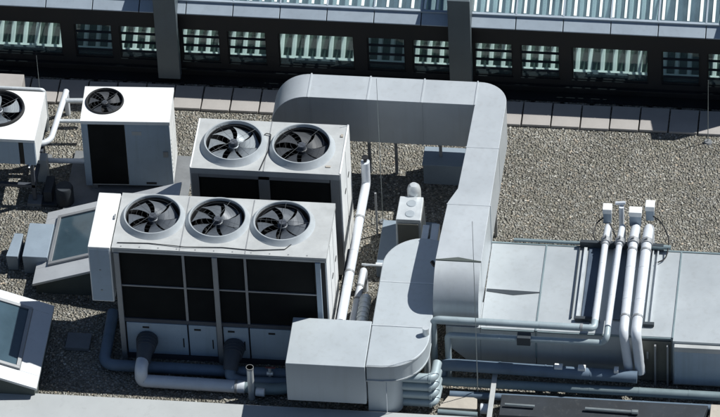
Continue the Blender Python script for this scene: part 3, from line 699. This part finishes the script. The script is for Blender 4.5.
# plant at right: conduits over the plenum
cz = 1.20
pipe('upper grey green pipe along the front edge of the plenum', [(4.25, -3.70, 1.27), (4.25, -3.86, 1.27), (1.66, -3.86, 1.29), (1.66, -3.86, .1)], .058, 'pipe_pale', bend=.13, clamps=[((4.05, -3.86, 1.275), X)])
pipe('lower grey green pipe along the front edge of the plenum', [(4.46, -3.72, 1.20), (4.46, -3.95, 1.17), (4.40, -3.95, 1.04), (1.90, -3.95, 1.04), (1.90, -3.95, .1)], .052, 'pipe_pale', bend=.08)
pipe('slim white pipe, leftmost of the four crossing the plenum', [(4.26, -1.20, .2), (4.26, -1.20, 1.05), (4.26, -1.62, cz), (4.25, -3.74, cz + .06)], .055, 'clad_white', bend=.13, clamps=[((4.26, -1.85, cz + .01), Y)])
pipe('slim white pipe, second from the left of the four crossing the plenum', [(4.49, -1.20, .2), (4.49, -1.20, 1.05), (4.49, -1.62, cz), (4.46, -3.76, cz + .02)], .052, 'clad_white', bend=.1, clamps=[((4.49, -1.85, cz), Y)])
pipe('thick white pipe, third from the left of the four crossing the plenum', [(4.71, -1.20, .2), (4.71, -1.20, 1.05), (4.71, -1.62, cz), (4.72, -3.86, cz), (4.80, -3.88, .42)], .075, 'clad_white', bend=.13, clamps=[((4.71, -1.95, cz), Y), ((4.72, -3.5, cz), Y)])
pipe('thick white pipe, rightmost of the four crossing the plenum', [(4.93, -1.20, .2), (4.93, -1.20, 1.05), (4.93, -1.62, cz), (4.92, -3.86, cz), (4.99, -3.88, .36)], .082, 'clad_white', bend=.13, clamps=[((4.93, -1.95, cz), Y), ((4.92, -3.5, cz), Y)])
for i, (x, y, w, d, t, lab) in enumerate(((4.24, -1.14, .13, .16, 1.40, 'white valve actuator box heading the leftmost white pipe'), (4.70, -1.16, .19, .15, 1.38, 'wider white valve actuator box heading the third white pipe'), (4.93, -1.04, .13, .17, 1.42, 'white valve actuator box heading the rightmost white pipe'))):
    v = thing('valve_actuator', lab, 'valve', (x, y, 0))
    b = MB(); b.box(-w / 2 - .01, w / 2 + .01, -d / 2, d / 2, t - .1, t); b.build('cover', M['white'], v, .008)
    b = MB(); b.box(-w / 2, w / 2, -d / 2 + .01, d / 2 - .01, t - .32, t - .102); b.build('body', M['hood'], v, .006)
b = MB(); b.tube([(4.46, -1.02, .3), (4.46, -1.02, 1.30)], .045, seg=12); b.tube([(4.36, -.98, 1.33), (4.52, -.98, 1.35)], .03, seg=8); tag(b.build('gate_valve', M['clad_white']), 'slender pale valve stem between the white actuator boxes', 'valve')
for x in (4.26, 4.49, 4.71, 4.93):
    b = MB(); b.tube([(x, -1.70, cz), (x, -1.80, cz)], .10 if x > 4.6 else .08, seg=12, bend=0); b.box(x - .012, x + .012, -1.77, -1.74, cz, cz + .14)
    tag(b.build('pipe_flange', M['post']), {4.26: 'grey flange fitting on the leftmost white pipe', 4.49: 'grey flange fitting on the second white pipe from the left', 4.71: 'grey flange fitting on the third white pipe', 4.93: 'grey flange fitting on the rightmost white pipe'}[x], 'pipe fitting')
def cable(label, pts, r=.012):
    b = MB(); b.tube(pts, r, seg=6, bend=.15); tag(b.build('cable', M['black']), label, 'cable')
cable('black cable looping by the leftmost valve actuator', [(4.22, -1.18, 1.22), (4.08, -1.25, 1.15), (4.02, -1.5, 1.1), (4.12, -1.72, 1.1), (4.25, -1.78, 1.22)])
cable('black cable looping to the right of the rightmost valve actuator', [(4.98, -1.10, 1.2), (5.15, -1.35, 1.3), (5.30, -1.62, 1.15), (5.25, -1.95, 1.05), (5.10, -2.05, 1.05)])
cable('black cable hanging between the two slim white pipes', [(4.28, -1.25, 1.15), (4.38, -1.45, 1.1), (4.44, -1.7, 1.15)])
# rack
rk = thing('pipe_rack', 'dark ladder rack under the four white pipes on the plenum', 'pipe rack', (4.5, -2.6, PZ))
for xa, xb in ((-.50, -.32), (.00, .15)):
    b = MB(); b.box(xa, xb, -.78, .855, .018, .028); b.build('tray', M['tray'], rk)
b = MB()
b.box(-.668, -.652, -.80, .855, .016, .05)
b.build('rail', M['seam'], rk)
b = MB()
for x in (.54, .62): b.box(x - .010, x + .010, -.85, .86, .016, .06)
for x in (-.56, -.27, -.08): b.box(x - .025, x + .025, -.78, .84, .032, .055)
b.build('channel', M['clad'], rk)
b = MB(); b.box(-.66, .70, .86, .92, .016, .14); b.build('cross_bar', M['seam'], rk)
for q in ((-.60, -.20, -.86, -.80, .016, .08), (.50, .68, -.90, -.84, .016, .07)):
    b = MB(); b.box(*q); b.build('cross_bar', M['seam'], rk)
b = MB(); b.tube([(2.75, -1.66, 1.04), (4.10, -1.66, 1.04)], .03, seg=8); tag(b.build('pipe', M['pipe_teal']), 'thin grey green pipe along the back edge of the plenum', 'pipe')
b = MB(); b.tube([(5.0, -1.72, 1.10), (5.32, -1.72, 1.10)], .04, seg=10); tag(b.build('pipe', M['pipe_teal']), 'short pipe stub right of the white pipes on the plenum', 'pipe')
b = MB(); b.box(3.02, 3.24, -4.03, -3.88, .96, 1.13); tag(b.build('pipe_clamp', M['seam'], bevel=.01), 'black clamp block on the lower of the two horizontal pipes', 'pipe clamp')
pipe('thick dark blue pipe running along the foot of the plenum', [(1.78, -4.06, .1), (1.78, -4.06, .46), (2.0, -4.06, .48), (4.95, -4.06, .42)], .10, 'pipe_blue')
pipe('long grey green pipe below the thick dark blue one', [(1.8, -4.18, .22), (7.4, -4.18, .20)], .075, 'pipe_teal')
pipe('dark pipe lying on the gravel under the long grey green one', [(1.95, -4.34, .09), (7.4, -4.34, .09)], .06, 'pipe_blue')
for x, w_, lab in ((3.62, .13, 'small white bracket on the thick dark blue pipe, leftmost of three'), (4.0, .12, 'small white bracket on the thick dark blue pipe, middle of three'), (4.58, .07, 'small white bracket on the thick dark blue pipe, nearest the thick white pipes')):
    b = MB(); b.prism([(-4.10, .50), (-4.10, .575), (-4.05, .585), (-3.98, .56), (-3.98, .50)], 'x', x, x + w_)
    tag(b.build('pipe_bracket', M['white'], bevel=.004), lab, 'bracket', 'white brackets on the dark blue pipe')
tr = thing('shade_block', 'near black block added as trunking on the roof in the lower right corner', 'shading', (4.4, -4.7, 0))  # added block, coloured near black to imitate shade over the roof here
b = MB(); b.hexa([(2.80, -4.92, 0), (6.06, -4.92, 0), (6.12, -4.45, 0), (2.80, -4.45, 0)], [(2.80, -4.92, .26), (6.02, -4.92, .26), (6.12, -4.45, .26), (2.80, -4.45, .26)]); b.build('body', M['navy'], tr, .01)  # slanted right end follows the edge of the imitated shadow
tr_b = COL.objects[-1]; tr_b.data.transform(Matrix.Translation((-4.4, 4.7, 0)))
b = MB(); b.tube([(2.88, -4.72, .31), (3.36, -4.73, .31)], .022, seg=8); at(tr, b, 'rod', M['rod'])
b = MB(); b.tube([(4.17, -4.72, .31), (4.95, -4.74, .31)], .026, seg=8); b.tube([(4.92, -4.74, .31), (5.02, -4.74, .31)], .04, seg=8); at(tr, b, 'rod', M['rod'])
b = MB(); b.box(6.16, 7.6, -4.92, -4.42, 0, .26); tag(b.build('sunlit_slab', M['stone'], bevel=.01), 'pale slab added for the sunlit patch in the bottom right corner', 'slab')  # added slab, its pale colour stands in for a patch of sunlight
b = MB(); b.box(2.62, 2.70, -5.10, -4.05, .298, .345); b.box(2.62, 2.70, -5.06, -5.0, .20, .30); tag(b.build('flat_bar', M['offwhite'], bevel=.005), 'pale flat bar lying toward the viewer at bottom right of centre', 'bar')
b = MB(); b.prism([(1.80, -4.66), (2.42, -4.66), (2.40, -4.42), (2.15, -4.30), (1.95, -4.34)], 'z', .0, .10); tag(b.build('paving_slab', M['stone'], bevel=.01), 'broken pinkish slab on the gravel beside the stack of four pipe elbows', 'paving slab')
pipe('low grey pipe in front of the broken pinkish slab', [(1.80, -4.76, .09), (2.44, -4.78, .09)], .05, 'pipe_teal')
b = MB(); b.tube([(2.48, -4.66, .12), (2.62, -4.66, .12)], .085, seg=16); tag(b.build('capped_pipe', M['clad_white']), 'round white pipe cap left of the pale flat bar', 'pipe fitting')

# ---------------------------------------------------------------- lightning rods and wires
def rod(label, x, y, h, z0=0.):
    b = MB(); b.tube([(x, y, z0), (x, y, h)], [.008, .004], seg=6, bend=0); b.lathe([(.001, .03), (.06, .028), (.075, 0)], (x, y, z0), 16, M['concrete_grey'])
    tag(b.build('lightning_rod', M['rod']), label, 'lightning rod')
rod('thin lightning rod by the far left fan unit', -5.62, 1.75, 1.5)
rod('tall thin lightning rod in front of the big duct', .42, -.30, 3.2)
rod('tall thin lightning rod beside the big duct bend, near bottom centre', 2.40, -4.30, 3.9)
rod('thin lightning rod at the right edge beside the paving slabs', 5.66, 2.05, 1.4)

# ---------------------------------------------------------------- world, sun, camera
w = bpy.data.worlds.new('World'); sc.world = w; w.use_nodes = True
nt = w.node_tree; bg = nt.nodes['Background']
sun = Vector((.70, .34, 1)).normalized()
sky = nt.nodes.new('ShaderNodeTexSky'); sky.sky_type = 'NISHITA'; sky.sun_disc = False; sky.ozone_density = 1.2; sky.dust_density = .4
sky.sun_elevation = math.asin(sun.z); sky.sun_rotation = math.atan2(sun.x, sun.y)
nt.links.new(sky.outputs[0], bg.inputs[0]); bg.inputs[1].default_value = .052
ld_ = bpy.data.lights.new('sun', 'SUN'); ld_.energy = 4.6; ld_.angle = R(.53); ld_.color = (1, .995, .955)
so = bpy.data.objects.new('sun', ld_); COL.objects.link(so); so.rotation_euler = sun.to_track_quat('Z', 'Y').to_euler(); so.location = (20, 12, 30)

f, p, s, r, D = 6000., R(43), R(8.4), .05, 100.
F = Vector((-math.sin(s) * math.cos(p), math.cos(s) * math.cos(p), -math.sin(p)))
R0 = Vector((math.cos(s), math.sin(s), 0)); U0 = R0.cross(F)
Rt = R0 * math.cos(r) - U0 * math.sin(r); Up = U0 * math.cos(r) + R0 * math.sin(r)
cam = bpy.data.cameras.new('camera'); co = bpy.data.objects.new('camera', cam); COL.objects.link(co)
mt = Matrix((Rt, Up, -F)).transposed().to_4x4(); mt.translation = -D * F; co.matrix_world = mt
cam.sensor_width = 36; cam.lens = f / 720 * 36; cam.clip_start = 1; cam.clip_end = 1500
sc.camera = co
sc.view_settings.view_transform = 'Standard'; sc.view_settings.look = 'None'; sc.view_settings.gamma = 1
sc.view_settings.exposure = 0.30
sc.view_settings.use_curve_mapping = False
